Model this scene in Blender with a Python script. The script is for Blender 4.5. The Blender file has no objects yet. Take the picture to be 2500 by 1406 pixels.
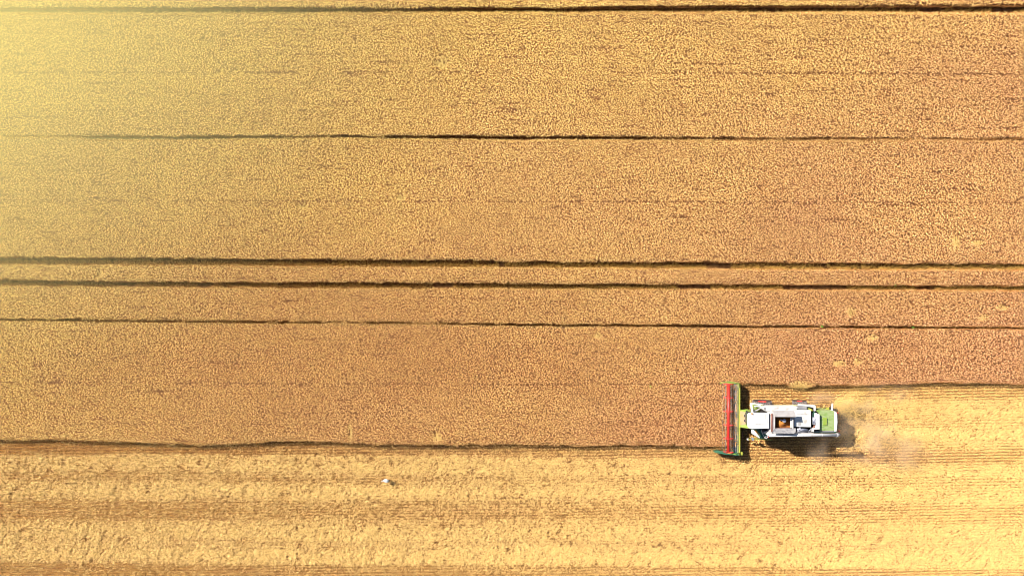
import bpy, bmesh, math, random
import numpy as np
from mathutils import Vector, Matrix
R = math.radians
random.seed(7)
rng = np.random.default_rng(7)
scene = bpy.context.scene
COL = scene.collection

# ------------------------------------------------------------------ camera
H = 66.7                     # drone height, metres
S = 25.0                     # photo pixels (2500 wide) per metre at ground level
cam_d = bpy.data.cameras.new("camera")
cam = bpy.data.objects.new("camera", cam_d)
COL.objects.link(cam)
cam.location = (0, 0, H)
cam.rotation_euler = (0, 0, 0)
cam_d.sensor_width = 36
cam_d.lens = 36 * H / 100.0
cam_d.clip_end = 5000
scene.camera = cam
scene.render.resolution_x = 1024
scene.render.resolution_y = 575

# ------------------------------------------------------------------ sun + sky
SUN_EL = R(36)
SUN_DIR = Vector((0.825, -0.565, -math.tan(SUN_EL))).normalized()    # direction light travels
w = bpy.data.worlds.new("World"); scene.world = w; w.use_nodes = True
nt = w.node_tree
sky = nt.nodes.new("ShaderNodeTexSky"); sky.sky_type = 'NISHITA'; sky.sun_disc = False
sky.sun_elevation = SUN_EL
sky.sun_rotation = math.atan2(-SUN_DIR.x, -SUN_DIR.y)
bg = nt.nodes["Background"]; bg.inputs[1].default_value = 0.05
nt.links.new(sky.outputs[0], bg.inputs[0])
sl = bpy.data.lights.new("sun", 'SUN'); sl.energy = 5.0; sl.angle = R(0.5); sl.color = (1.0, 0.93, 0.82)
so = bpy.data.objects.new("sun", sl); COL.objects.link(so)
so.rotation_euler = SUN_DIR.to_track_quat('-Z', 'Y').to_euler(); so.location = (-40, 25, 90)
scene.view_settings.view_transform = 'Standard'
scene.view_settings.look = 'None'
scene.view_settings.exposure = 1.6
scene.view_settings.gamma = 1
scene.cycles.volume_step_rate = 1.0
scene.cycles.volume_max_steps = 96
scene.cycles.volume_bounces = 8
scene.cycles.pixel_filter_type = 'BLACKMAN_HARRIS'
scene.cycles.filter_width = 0.9
scene.cycles.max_bounces = 10
scene.cycles.diffuse_bounces = 1

# ------------------------------------------------------------------ helpers
def tag(o, label=None, cat=None, group=None, kind=None):
    if label: o['label'] = label
    if cat: o['category'] = cat
    if group: o['group'] = group
    if kind: o['kind'] = kind
    return o

def W(px, py, z=0.0):
    """a spot of the photograph, taken at height z, in world metres"""
    k = (H - z) / (H * S)
    return ((px - 1250) * k, -(py - 703) * k)

def value_noise(x, y, seed=0):
    xi = np.floor(x).astype(np.int64); yi = np.floor(y).astype(np.int64)
    fx = x - xi; fy = y - yi
    fx = fx * fx * (3 - 2 * fx); fy = fy * fy * (3 - 2 * fy)
    def h(a, b):
        n = (a * 374761393 + b * 668265263 + seed * 1442695041) & 0xffffffff
        n = ((n ^ (n >> 13)) * 1274126177) & 0xffffffff
        n = (n ^ (n >> 16)) & 0xffffff
        return n / float(0xffffff)
    a = h(xi, yi); b = h(xi + 1, yi); c = h(xi, yi + 1); d = h(xi + 1, yi + 1)
    return (a * (1 - fx) + b * fx) * (1 - fy) + (c * (1 - fx) + d * fx) * fy

def fbm(x, y, seed=0, oct=3):
    s = 0; a = 1; t = 0
    for i in range(oct):
        s = s + a * value_noise(x * 2 ** i, y * 2 ** i, seed + i * 17); t += a; a *= 0.5
    return s / t          # 0..1

def quad_mesh(name, V, C, mat):
    """V: (N,4,3) quads, C: (N,3) own colour of every quad"""
    n = len(V)
    me = bpy.data.meshes.new(name)
    me.vertices.add(n * 4); me.vertices.foreach_set("co", V.reshape(-1).astype(np.float32))
    me.loops.add(n * 4); me.loops.foreach_set("vertex_index", np.arange(n * 4, dtype=np.int32))
    me.polygons.add(n)
    me.polygons.foreach_set("loop_start", np.arange(0, n * 4, 4, dtype=np.int32))
    me.update(calc_edges=True)
    at = me.attributes.new("tint", 'FLOAT_COLOR', 'FACE')
    cc = np.ones((n, 4), np.float32); cc[:, :3] = C
    at.data.foreach_set("color", cc.reshape(-1))
    me.materials.append(mat)
    o = bpy.data.objects.new(name, me); COL.objects.link(o)
    return o

def blades(p0, direc, length, width, up_bias=None):
    """a leaf-shaped quad from p0 (N,3) along direc (N,3)"""
    n = len(p0)
    d = direc / np.linalg.norm(direc, axis=1, keepdims=True)
    side = np.cross(d, rng.normal(size=(n, 3)) * [0.6, 0.6, 0.6] + [0, 0, 1.0])
    side /= np.linalg.norm(side, axis=1, keepdims=True) + 1e-9
    L = length[:, None]; Wd = width[:, None]
    a = p0
    b = p0 + d * L * 0.55 + side * Wd * 0.5
    c = p0 + d * L
    e = p0 + d * L * 0.45 - side * Wd * 0.5
    return np.stack([a, b, c, e], axis=1)

# ------------------------------------------------------------------ materials
def new_mat(name):
    m = bpy.data.materials.new(name); m.use_nodes = True
    n = m.node_tree.nodes; b = n["Principled BSDF"]
    return m, m.node_tree, b

def plant_mat(name, rough=0.75, trans=0.0):
    m, t, b = new_mat(name)
    a = t.nodes.new("ShaderNodeAttribute"); a.attribute_name = "tint"
    t.links.new(a.outputs["Color"], b.inputs["Base Color"])
    b.inputs["Roughness"].default_value = rough
    b.inputs["Specular IOR Level"].default_value = 0.25
    return m

def noisy(name, c1, c2, scale=3.0, rough=0.5, metal=0.0, detail=6, lo=0.35, hi=0.65, bump=0.0, stretch=None, spec=0.5, coat=0.0):
    m, t, b = new_mat(name)
    tc = t.nodes.new("ShaderNodeNewGeometry")
    mp = t.nodes.new("ShaderNodeMapping")
    if stretch: mp.inputs["Scale"].default_value = stretch
    t.links.new(tc.outputs["Position"], mp.inputs["Vector"])
    n = t.nodes.new("ShaderNodeTexNoise"); n.inputs["Scale"].default_value = scale; n.inputs["Detail"].default_value = detail
    t.links.new(mp.outputs[0], n.inputs["Vector"])
    r = t.nodes.new("ShaderNodeValToRGB")
    r.color_ramp.elements[0].position = lo; r.color_ramp.elements[0].color = (*c1, 1)
    r.color_ramp.elements[1].position = hi; r.color_ramp.elements[1].color = (*c2, 1)
    t.links.new(n.outputs[0], r.inputs[0]); t.links.new(r.outputs[0], b.inputs["Base Color"])
    b.inputs["Roughness"].default_value = rough; b.inputs["Metallic"].default_value = metal
    b.inputs["Specular IOR Level"].default_value = spec
    if coat: b.inputs["Coat Weight"].default_value = coat
    if bump:
        bp = t.nodes.new("ShaderNodeBump"); bp.inputs["Strength"].default_value = bump; bp.inputs["Distance"].default_value = 0.05
        t.links.new(n.outputs[0], bp.inputs["Height"]); t.links.new(bp.outputs[0], b.inputs["Normal"])
    return m

M = {}
M['wheat'] = plant_mat("wheat_ears")
M['straw'] = plant_mat("straw")
M['stems'] = noisy("wheat_stems", (0.15, 0.075, 0.025), (0.28, 0.15, 0.055), 9, 0.9, bump=0.6, spec=0.1)
M['soil'] = noisy("field_soil", (0.11, 0.052, 0.020), (0.24, 0.125, 0.045), 2.5, 0.95, bump=0.5, spec=0.1, detail=9)
M['white'] = noisy("white_paint", (0.3, 0.28, 0.255), (0.43, 0.43, 0.425), 1.8, 0.4, lo=0.32, hi=0.46, coat=0.1, detail=10)
M['dusty'] = noisy("dusty_white_paint", (0.27, 0.235, 0.22), (0.35, 0.33, 0.32), 2.6, 0.55, lo=0.30, hi=0.55)
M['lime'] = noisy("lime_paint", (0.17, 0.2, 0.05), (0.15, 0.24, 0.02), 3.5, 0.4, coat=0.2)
M['hood'] = noisy("dusty_green_paint", (0.12, 0.20, 0.035), (0.22, 0.27, 0.12), 2.2, 0.5, stretch=(0.8, 5.0, 1), lo=0.36, hi=0.56)
M['yellow'] = noisy("yellow_green_paint", (0.22, 0.23, 0.04), (0.28, 0.29, 0.03), 3.5, 0.4)
M['tan'] = noisy("chaff_covered_metal", (0.22, 0.16, 0.06), (0.28, 0.165, 0.085), 2.4, 0.8, lo=0.38, hi=0.52)
M['red'] = noisy("red_paint", (.40,.014,.012), (.50,.025,.018), 6, 0.35)
M['rubber'] = noisy("tyre_rubber", (0.02, 0.017, 0.017), (0.06, 0.045, 0.04), 6, 0.85, spec=0.2)
M['tread'] = noisy("dusty_tyre_lugs", (0.14, 0.11, 0.11), (0.26, 0.22, 0.21), 6, 0.9, spec=0.2)
M['dark'] = noisy("dark_metal", (0.005, 0.005, 0.007), (0.025, 0.019, 0.017), 7, 0.6, spec=0.3)
M['steel'] = noisy("worn_steel", (0.13, 0.15, 0.21), (0.4, 0.41, 0.47), 5, 0.35, metal=0.55)
M['grey'] = noisy("grey_metal", (0.13, 0.13, 0.145), (0.22, 0.215, 0.22), 5, 0.45, metal=0.1)
M['glass'] = noisy("cab_glass", (0.02, 0.03, 0.035), (0.035, 0.045, 0.05), 2, 0.06, spec=0.8)
M['dgreen'] = noisy("dark_and_shaded_green", (0.02, 0.10, 0.06), (0.04, 0.15, 0.08), 4, 0.45)  # dark green parts, and shade painted on the deck and rear side
M['sheet'] = noisy("dusty_sheet_metal", (0.15, 0.18, 0.08), (0.22, 0.22, 0.13), 3, 0.6)
M['plumage'] = noisy("white_plumage", (0.62, 0.62, 0.60), (0.72, 0.72, 0.70), 15, 0.9)
M['grain'] = noisy("grain_heap", (0.2, 0.065, 0.006), (0.32, 0.125, 0.014), 22, 0.9, bump=0.4)
M['tankin'] = noisy("rusty_tank_wall", (0.12, 0.045, 0.035), (0.18, 0.08, 0.055), 5, 0.7)
M['amber'] = noisy("amber_plastic", (0.35, 0.1, 0.004), (0.38, 0.12, 0.006), 5, 0.3)

# ------------------------------------------------------------------ ground
def sheet(name, x0, x1, y0, y1, z, mat):
    me = bpy.data.meshes.new(name)
    me.from_pydata([(x0, y0, z), (x1, y0, z), (x1, y1, z), (x0, y1, z)], [], [(0, 1, 2, 3)])
    me.materials.append(mat); o = bpy.data.objects.new(name, me); COL.objects.link(o); return o
tag(sheet("ground", -1500, 1500, -1500, 1500, 0, M['soil']), "brown soil under the crop and stubble", "ground", kind="structure")

# ------------------------------------------------------------------ field layout (photo pixels -> metres)
CZ = 0.88                                # crop height
def curve(pts, z=CZ):
    xs = np.array([W(p[0], p[1], z)[0] for p in pts]); ys = np.array([W(p[0], p[1], z)[1] for p in pts])
    return lambda x: np.interp(x, xs, ys)
XH = W(1797, 1000, 0.2)[0]               # where the header has cut to
T1 = curve([(-250, 20), (0, 18), (625, 18), (1250, 18), (1650, 14), (1900, 14), (2500, 11), (2750, 11)])
B1 = curve([(-250, 32), (0, 31), (625, 31), (1250, 29), (1650, 29), (2500, 30), (2750, 30)])
T3 = curve([(-250, 331), (0, 331), (220, 330), (420, 331), (1000, 331), (1250, 331), (1500, 333), (1900, 336), (2250, 337), (2500, 336), (2750, 336)])
B3 = curve([(-250, 334), (0, 334), (180, 334), (230, 341), (420, 341), (560, 339), (820, 336), (900, 338), (1250, 341), (1500, 341), (1900, 342), (2100, 342), (2500, 342), (2750, 342)])
T5 = curve([(-250, 627), (0, 627), (300, 629), (625, 632), (1100, 635), (1250, 637), (1900, 640), (2300, 642), (2500, 642), (2750, 643)])
B5 = curve([(-250, 645), (0, 645), (625, 649), (1100, 652), (1900, 658), (2500, 659), (2750, 660)])
T6 = curve([(-250, 682), (0, 682), (200, 686), (500, 688), (1100, 690), (1250, 692), (1900, 694), (2500, 697), (2750, 698)])
B6 = curve([(-250, 697), (0, 697), (500, 702), (1100, 704), (1250, 705), (1900, 708), (2500, 710), (2750, 711)])
T7 = curve([(-250, 776), (0, 777), (250, 780), (900, 786), (1250, 789), (1900, 794), (2500, 797), (2750, 798)])
B7 = curve([(-250, 782), (0, 783), (250, 786), (550, 788), (900, 790), (1080, 792), (1250, 796), (1900, 802), (2500, 805), (2750, 806)])
BL = curve([(-250, 1072), (0, 1073), (150, 1074), (250, 1077), (450, 1084), (520, 1086), (600, 1082), (700, 1076), (800, 1078), (865, 1083), (1050, 1087), (1200, 1085), (1400, 1089), (1500, 1086), (1600, 1087), (1770, 1089), (1900, 1089)])
BR = curve([(1700, 934), (1790, 934), (1850, 936), (1920, 938), (1940, 944), (1985, 944), (2000, 940), (2060, 941), (2200, 938), (2300, 934), (2400, 935), (2500, 938), (2750, 938)])
TOP = lambda x: np.full_like(np.asarray(x, float), 33.0)
X0, X1 = -56.0, 56.0
def bottom(x): return np.where(x < XH, BL(x), BR(x))
FAINT = [(curve([(-250, 178), (1000, 176), (1550, 178), (2500, 181), (2750, 182)]), 0.5),
         (curve([(-250, 488), (1250, 492), (2500, 495), (2750, 496)]), 0.75),
         (curve([(-250, 931), (0, 932), (1250, 939), (1760, 937)]), 0.6)]
LODGED = [(2330, 590, 13, 20), (2380, 590, 22, 5), (2072, 758, 15, 13), (2395, 774, 15, 11), (2440, 748, 16, 6), (2125, 822, 15, 10),
          (2045, 884, 20, 9), (2090, 880, 12, 9), (1952, 936, 30, 10), (1458, 816, 10, 8), (855, 1052, 6, 26),
          (1066, 1064, 12, 14), (1078, 150, 18, 16), (535, 176, 9, 8), (980, 480, 12, 10), (245, 665, 7, 12), (740, 500, 14, 6)]
lod = [(*W(a, b, 0.5), c / S, d / S) for a, b, c, d in LODGED]

def lodge(x, y):
    v = np.zeros_like(x)
    for (cx, cy, rx, ry) in lod:
        d = ((x - cx) / rx) ** 2 + ((y - cy) / ry) ** 2
        v = np.maximum(v, np.clip(1.0 - d + 1.3 * (fbm(x * 2.2, y * 1.6, 91, 3) - 0.5), 0, 1))
    return v

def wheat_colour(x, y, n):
    """crop colour: upper-left glow painted in as brighter yellow, pinker lower right, patchy"""
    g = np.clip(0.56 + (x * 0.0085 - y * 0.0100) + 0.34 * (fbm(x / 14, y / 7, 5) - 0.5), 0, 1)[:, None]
    a = np.array([0.84, 0.62, 0.16]); b = np.array([0.60, 0.335, 0.145])  # a carries the upper-left glow as brighter, yellower crop
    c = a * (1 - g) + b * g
    q = np.exp(-(((x + 14) / 34) ** 2 + ((y + 7) / 13) ** 2)) * (0.5 + 0.9 * fbm(x / 11, y / 4, 15))   # browner stretch
    q = np.clip(q * 0.62, 0, 0.8)[:, None]
    c = c * (1 - q) + np.array([0.50, 0.262, 0.080]) * q
    v = rng.normal(0, 1, (n, 1))
    c = c * np.clip(1.06 + 0.22 * v, 0.45, 1.5)
    pink = (rng.random((n, 1)) < 0.25)
    c = np.where(pink, c * [1.0, 0.93, 1.15], c)
    brown = (rng.random((n, 1)) < 0.27)
    c = np.where(brown, c * [0.50, 0.34, 0.24], c)
    return c

def strip(idx, label, top, bot, xa=X0, xb=X1):
    # --- tufts of ears, sown in rows
    pitch_x, pitch_y = 0.102, 0.105
    xs = np.arange(xa, xb, pitch_x)
    ymin = float(np.min(bot(xs))); ymax = float(np.max(top(xs)))
    rows = np.arange(ymin - 1, ymax + 1.5, pitch_y)
    X, Y = np.meshgrid(xs, rows)
    X = X + rng.uniform(-0.5, 0.5, X.shape) * pitch_x * 1.5
    Y = Y + rng.normal(0, 0.26, Y.shape) * pitch_y - 0.0072 * X
    X = X.ravel(); Y = Y.ravel()
    rough = 0.17 * (fbm(X * 0.9, Y * 0 + idx, 33 + idx, 4) - 0.5) + 0.16 * (fbm(X * 4.0, Y * 0 + idx, 133 + idx, 2) - 0.5)
    big = 0.35 * np.clip(fbm(X * 0.55, Y * 0 + 3 * idx, 63 + idx, 2) - 0.66, 0, 1)
    m = (Y < top(X) + rough * 0.6 + 0.02) & (Y > bot(X) + rough - big)
    X = X[m]; Y = Y[m]
    hole = np.zeros(len(X), bool)
    for fi, (f, amt) in enumerate(FAINT):
        d = np.abs(Y - f(X)); patch = fbm(X * (0.21 + 0.07 * fi) + 31 * fi, Y * 0, 71 + 7 * fi, 4) < (0.30 + amt * 0.5)
        hole |= (d < 0.035 + 0.05 * value_noise(X * 0.8, Y * 0, 5 + fi)) & (rng.random(len(X)) < 0.75) & patch & ~((amt == 0.6) & (X > XH))
    # thin places
    rowgap = fbm(X / 4.0, (Y + 0.0072 * X) / 0.16, 14, 2)
    thin = (fbm(X / 0.55, Y / 0.32, 12, 2) > 0.78) & (rng.random(len(X)) < 0.4)
    thin |= (rowgap > 0.80) & (rng.random(len(X)) < 0.6)
    thin |= rng.random(len(X)) < (0.05 + 0.10 * np.clip((X - Y + 20) / 80, 0, 1))
    m = ~(hole | thin)
    X = X[m]; Y = Y[m]; n = len(X)
    ld = lodge(X, Y)
    hgt = CZ + 0.10 * (fbm(X / 2.6, Y / 1.1, 8, 3) - 0.5) + 0.07 * (fbm(X / 0.5, Y / 0.3, 9, 2) - 0.5) + 0.24 * (fbm(X / 6, (Y + 0.0072 * X) / 0.34, 19, 2) - 0.5) + rng.normal(0, 0.075, n)
    hgt -= 0.30 * ld
    K = 5
    V = []; C = []
    wind = fbm(X / 5, Y / 5, 44, 2) * 2.2 - 0.6
    for k in range(K):
        ang = rng.uniform(0, 2 * math.pi, n)
        tilt = rng.uniform(0.25, 1.0, n)
        dx = np.cos(ang) * tilt + 0.30 * np.cos(wind); dy = np.sin(ang) * tilt + 0.30 * np.sin(wind)
        dz = rng.uniform(-0.05, 0.38, n) if k < 4 else rng.uniform(0.3, 1.0, n)
        # flattened stems all lie one way, long and pale
        dx = dx * (1 - ld) + ld * (0.35 + 0.3 * rng.normal(size=n)); dy = dy * (1 - ld) - ld * 1.6; dz = dz * (1 - ld) + 0.12 * ld
        D = np.stack([dx, dy, dz], 1)
        L = rng.uniform(0.06, 0.13, n) * (1 + 2.8 * ld); Wd = rng.uniform(0.034, 0.060, n) * (1 - 0.25 * ld)
        P = np.stack([X + rng.normal(0, 0.024, n), Y + rng.normal(0, 0.020, n), hgt - (0.06 if k < 4 else 0.20) + rng.normal(0, 0.03, n)], 1)
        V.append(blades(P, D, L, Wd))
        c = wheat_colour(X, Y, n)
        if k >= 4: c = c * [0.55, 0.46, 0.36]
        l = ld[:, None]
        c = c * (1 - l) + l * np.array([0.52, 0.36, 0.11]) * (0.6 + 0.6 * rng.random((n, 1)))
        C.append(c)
    # --- stems standing along the open edges
    for edge, sgn in ((top, 1), (bot, -1)):
        ne = int((xb - xa) * 34)
        ex = rng.uniform(xa, xb, ne)
        inset = np.abs(rng.normal(0, 0.07, ne)) + 0.0
        ey = edge(ex) + (0.17 * (fbm(ex * 0.9, ex * 0 + idx, 33 + idx, 4) - 0.5)) * (0.6 if sgn > 0 else 1) - sgn * inset
        P = np.stack([ex, ey, np.full(ne, 0.02)], 1)
        D = np.stack([rng.normal(0, 0.10, ne), sgn * (0.05 + np.abs(rng.normal(0, 0.10, ne))), np.ones(ne)], 1)
        V.append(blades(P, D, rng.uniform(0.6, 0.92, ne), rng.uniform(0.02, 0.045, ne)))
        C.append(np.array([0.50, 0.21, 0.06]) * (0.6 + 0.6 * rng.random((ne, 1))))
    V = np.concatenate(V); C = np.concatenate(C)
    # --- the mass of stems below the ears
    cx = np.linspace(xa, xb, int((xb - xa) / 0.5) + 2); nv = max(3, int((ymax - ymin) / 0.6))
    t = np.linspace(0, 1, nv)
    yt = top(cx) - 0.16; yb = bot(cx) + 0.16
    G = np.zeros((len(cx), nv, 3))
    G[:, :, 0] = cx[:, None]; G[:, :, 1] = yb[:, None] + (yt - yb)[:, None] * t[None]
    G[:, :, 2] = 0.60 + 0.08 * (value_noise(G[:, :, 0] * 1.3, G[:, :, 1] * 1.3, 3) - 0.5) - 0.28 * lodge(G[:, :, 0].ravel(), G[:, :, 1].ravel()).reshape(len(cx), nv)
    q = [np.stack([G[:-1, :-1], G[1:, :-1], G[1:, 1:], G[:-1, 1:]], 2).reshape(-1, 4, 3)]
    def wall(line):
        lo = line.copy(); lo[:, 2] = 0
        q.append(np.stack([lo[:-1], lo[1:], line[1:], line[:-1]], 1))
    wall(G[:, 0]); wall(G[:, -1]); wall(G[0]); wall(G[-1])
    Q = np.concatenate(q)
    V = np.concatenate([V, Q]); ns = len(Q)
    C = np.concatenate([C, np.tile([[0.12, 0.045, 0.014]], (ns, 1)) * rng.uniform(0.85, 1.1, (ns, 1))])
    return V, C

def add_strip(idx, label, parts):
    vs, cs = zip(*[strip(idx, label, *p) for p in parts])
    o = quad_mesh("wheat_crop", np.concatenate(vs), np.concatenate(cs), M['wheat'])
    tag(o, label, "wheat", "blocks of standing wheat between the wheel tracks", "stuff")

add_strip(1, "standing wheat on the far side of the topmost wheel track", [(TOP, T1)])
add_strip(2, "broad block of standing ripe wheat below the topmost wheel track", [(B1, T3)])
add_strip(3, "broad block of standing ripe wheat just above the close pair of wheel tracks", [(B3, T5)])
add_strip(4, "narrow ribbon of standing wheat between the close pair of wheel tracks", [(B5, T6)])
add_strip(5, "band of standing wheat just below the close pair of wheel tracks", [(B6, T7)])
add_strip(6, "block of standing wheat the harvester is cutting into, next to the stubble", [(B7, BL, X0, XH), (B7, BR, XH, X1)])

# ------------------------------------------------------------------ grass in the wheel tracks
def track_grass():
    V = []; C = []
    for T, B, dens, green in ((T1, B1, 70, .3), (T3, B3, 16, .2), (T5, B5, 120, .35), (T6, B6, 95, .25), (T7, B7, 12, .2)):
        n = int(112 * dens)
        x = rng.uniform(X0, X1, n); t = np.clip(rng.beta(2.6, 1.1, n), 0, 1)
        keep = fbm(x * 0.25, x * 0 + dens, 7, 3) > 0.30
        x = x[keep]; t = t[keep]; n = len(x)
        y = T(x) * (1 - t) + B(x) * t - 0.03
        P = np.stack([x, y, np.zeros(n)], 1)
        D = np.stack([rng.normal(0.25, 0.5, n), rng.normal(0.35, 0.5, n), rng.uniform(0.5, 1.2, n)], 1)
        V.append(blades(P, D, rng.uniform(0.25, 0.60, n), rng.uniform(0.02, 0.05, n)))
        gmix = (green * rng.random((n, 1)))
        C.append((np.array([0.54, 0.29, 0.07]) * (1 - gmix) + gmix * np.array([0.44, 0.36, 0.06])) * (0.7 + 0.5 * rng.random((n, 1))))
    o = quad_mesh("grass", np.concatenate(V), np.concatenate(C), M['straw'])
    tag(o, "yellow-green grass growing along the wheel tracks through the wheat", "grass", kind="stuff")
track_grass()

def leafy_weed(px, py, r, name_lbl):
    x, y = W(px, py, 0.8); n = 60
    a = rng.uniform(0, 2 * math.pi, n); rr = np.sqrt(rng.random(n)) * r
    P = np.stack([x + np.cos(a) * rr * 0.01, y + np.sin(a) * rr * 0.01, rng.uniform(0.6, 0.85, n)], 1)
    D = np.stack([np.cos(a), np.sin(a), rng.uniform(0.1, 0.9, n)], 1)
    V = blades(P, D, rng.uniform(0.5, 1.0, n) * r, rng.uniform(0.03, 0.06, n))
    C = np.array([0.16, 0.30, 0.04]) * (0.7 + 0.6 * rng.random((n, 1)))
    return V, C
for px, py, r, lb in ((2007, 797, 0.16, "bigger green weed in the lowest wheel track above the harvester"), (2230, 799, 0.14, "smaller green weed in the lowest wheel track, farther from the harvester's reel"),
                      (1588, 943, 0.14, "green weed among the wheat ahead of the red reel"), (1760, 935, 0.10, "green weed beside the pointed end of the header"),
                      (2186, 696, 0.12, "tiny green weed in the lower one of the paired wheel tracks")):
    V, C = leafy_weed(px, py, r, lb)
    tag(quad_mesh("weed", V, C, M['straw']), lb, "weed", "green weeds among the wheat")

# ------------------------------------------------------------------ stubble rows
SL = -0.0072
def py_of(x, y): return 703 - y * S                  # photo row at ground level
def u_of(x, y): return py_of(x, y) + SL * S * x * 0 - 0.0072 * (x * S + 1250) * 1.0 + 0.0072 * 1250
BANDS = [(1040, .05), (1078, .05), (1100, .12), (1114, .18), (1119, .75), (1142, .80), (1150, .95), (1157, .45), (1168, .35), (1176, .5), (1186, .65), (1200, .95), (1212, .9), (1222, .55),
         (1228, .30), (1264, .26), (1274, .55), (1300, .85), (1316, .95), (1321, .55), (1330, .80), (1342, .95), (1360, 1.25), (1374, 1.15), (1379, .35), (1387, .20), (1420, .20), (1500, .4)]
def litter(x, y):
    """how much loose straw lies at a place, 0..1.2"""
    u = 703 - (y - SL * x) * S                        # photo row where the combine's path crosses mid-picture
    u = u + 8 * (fbm(x / 9, y / 3.0, 51, 3) - 0.5) + 5 * (fbm(x / 1.0, y, 55, 2) - 0.5)
    d = np.interp(u, [b[0] for b in BANDS], [b[1] for b in BANDS])
    # the swath just laid behind the combine
    v = 703 - (y - SL * (x - 44)) * S + 10 * (fbm(x / 5, y / 3, 52, 3) - 0.5)
    d2 = np.interp(v, [930, 962, 972, 980, 1010, 1020, 1040, 1048, 1066, 1074, 1092, 1104, 1128, 1138], [.03, .08, .2, .75, .85, .5, .5, 1.1, 1.2, .6, .45, .08, .08, .8])
    d = d + (0.25 + 0.75 * np.clip(d, 0, 0.8)) * (fbm(x / 18, (y - SL * x) / 0.24, 57, 2) - 0.5)
    d = np.where((v < 1134) & (x > 20), d2 * np.clip((x - 31.0) / 2.2, 0.02, 1), d)
    return d

def in_stubble(x, y):
    return y < np.where(x < XH, BL(x), BR(x)) - 0.05

def stubble():
    row = 0.148
    k = np.arange(-4, 250)
    xs = np.arange(X0, X1, 0.085)
    X, K = np.meshgrid(xs, k)
    Y = -8.6 - K * row + SL * X + 0.02 * np.sin(X * 0.21 + 1.0)
    X = X + rng.uniform(-0.05, 0.05, X.shape); Y = Y + rng.normal(0, 0.012, Y.shape)
    X = X.ravel(); Y = Y.ravel()
    m = in_stubble(X, Y) & (Y > -33)
    d = litter(X, Y)
    m &= rng.random(len(X)) > np.clip(d - 0.5, 0, 0.6)
    m &= fbm(X / 9, (Y - SL * X) / 0.19, 61, 2) > 0.10
    X = X[m]; Y = Y[m]; n = len(X)
    V = []; C = []
    for q in range(3):
        P = np.stack([X + rng.normal(0, .02, n), Y + rng.normal(0, .01, n), np.zeros(n)], 1)
        D = np.stack([rng.normal(0, .35, n), rng.normal(0, .22, n), np.ones(n)], 1)
        V.append(blades(P, D, rng.uniform(.10, .19, n), rng.uniform(.045, .075, n)))
        g = fbm(X / 7, Y / 1.2, 77, 3)[:, None]
        base = np.array([0.82, 0.51, 0.16]) * (1 - g) + g * np.array([0.78, 0.45, 0.17])
        C.append(base * np.clip(1 + 0.15 * rng.normal(size=(n, 1)), .5, 1.4))
    o = quad_mesh("stubble", np.concatenate(V), np.concatenate(C), M['straw'])
    tag(o, "short cut stubble standing in fine straight rows across the harvested strip", "stubble", kind="stuff")
stubble()

def straw():
    n = 620000
    X = rng.uniform(X0, X1, n); Y = rng.uniform(-33, -8.6, n)
    m = in_stubble(X, Y - 0.0)
    X = X[m]; Y = Y[m]
    d = litter(X, Y)
    # straw lies in slanting wisps
    a = R(58); u = X * math.cos(a) + Y * math.sin(a); v = -X * math.sin(a) + Y * math.cos(a)
    wisp = fbm(u / 0.65, v / 0.17, 81, 3)
    lumps = fbm(X / 1.6, Y / 0.8, 83, 3)
    p = np.clip(d * 1.30 - 0.10, 0, 1.4) * np.clip((wisp - 0.22) * 4.0, 0.30, 1.1) * (0.75 + 0.5 * lumps)
    ph = ((Y - SL * X + 8.6) / 0.148) % 1.0                # straw settles between the rows of stubble
    p = p * (0.62 + 0.38 * np.cos(2 * math.pi * (ph - 0.5)))
    m = rng.random(len(X)) < p * 0.72 + 0.02
    X = X[m]; Y = Y[m]; d = d[m]; wisp = wisp[m]; n = len(X)
    V = []; C = []
    z0 = 0.04 + 0.13 * np.clip(d, 0, 1.2) * np.clip((wisp - 0.32) * 2.6, 0, 1)
    for q in range(3):
        ang = rng.normal(R(58), 0.9, n) + math.pi * (rng.random(n) < 0.5)
        P = np.stack([X + rng.normal(0, .05, n), Y + rng.normal(0, .05, n), z0 + rng.uniform(0, .06, n)], 1)
        D = np.stack([np.cos(ang), np.sin(ang), rng.normal(0.05, .34, n)], 1)
        V.append(blades(P, D, rng.uniform(.12, .26, n), rng.uniform(.045, .085, n)))
        c = np.array([0.58, 0.370, 0.128]) * np.clip(1 + 0.19 * rng.normal(size=(n, 1)), .6, 1.3)
        C.append(np.clip(c * (0.92 + 0.16 * np.clip(d, 0, 1.2)[:, None]), 0, 0.93))
    o = quad_mesh("straw_litter", np.concatenate(V), np.concatenate(C), M['straw'])
    tag(o, "pale loose straw and chaff spread in bands over the stubble", "straw", kind="stuff")
straw()
#@@MACHINES@@
# ------------------------------------------------------------------ machine helpers
def ZW(zx, zy, z):                      # enlarged-crop position -> world metres at height z
    return W(1740 + zx / 5.8575, 900 + zy / 5.8575, z)

def empty(name, loc):
    o = bpy.data.objects.new(name, None); COL.objects.link(o); o.location = loc; o.empty_display_size = 0.5
    return o

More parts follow.
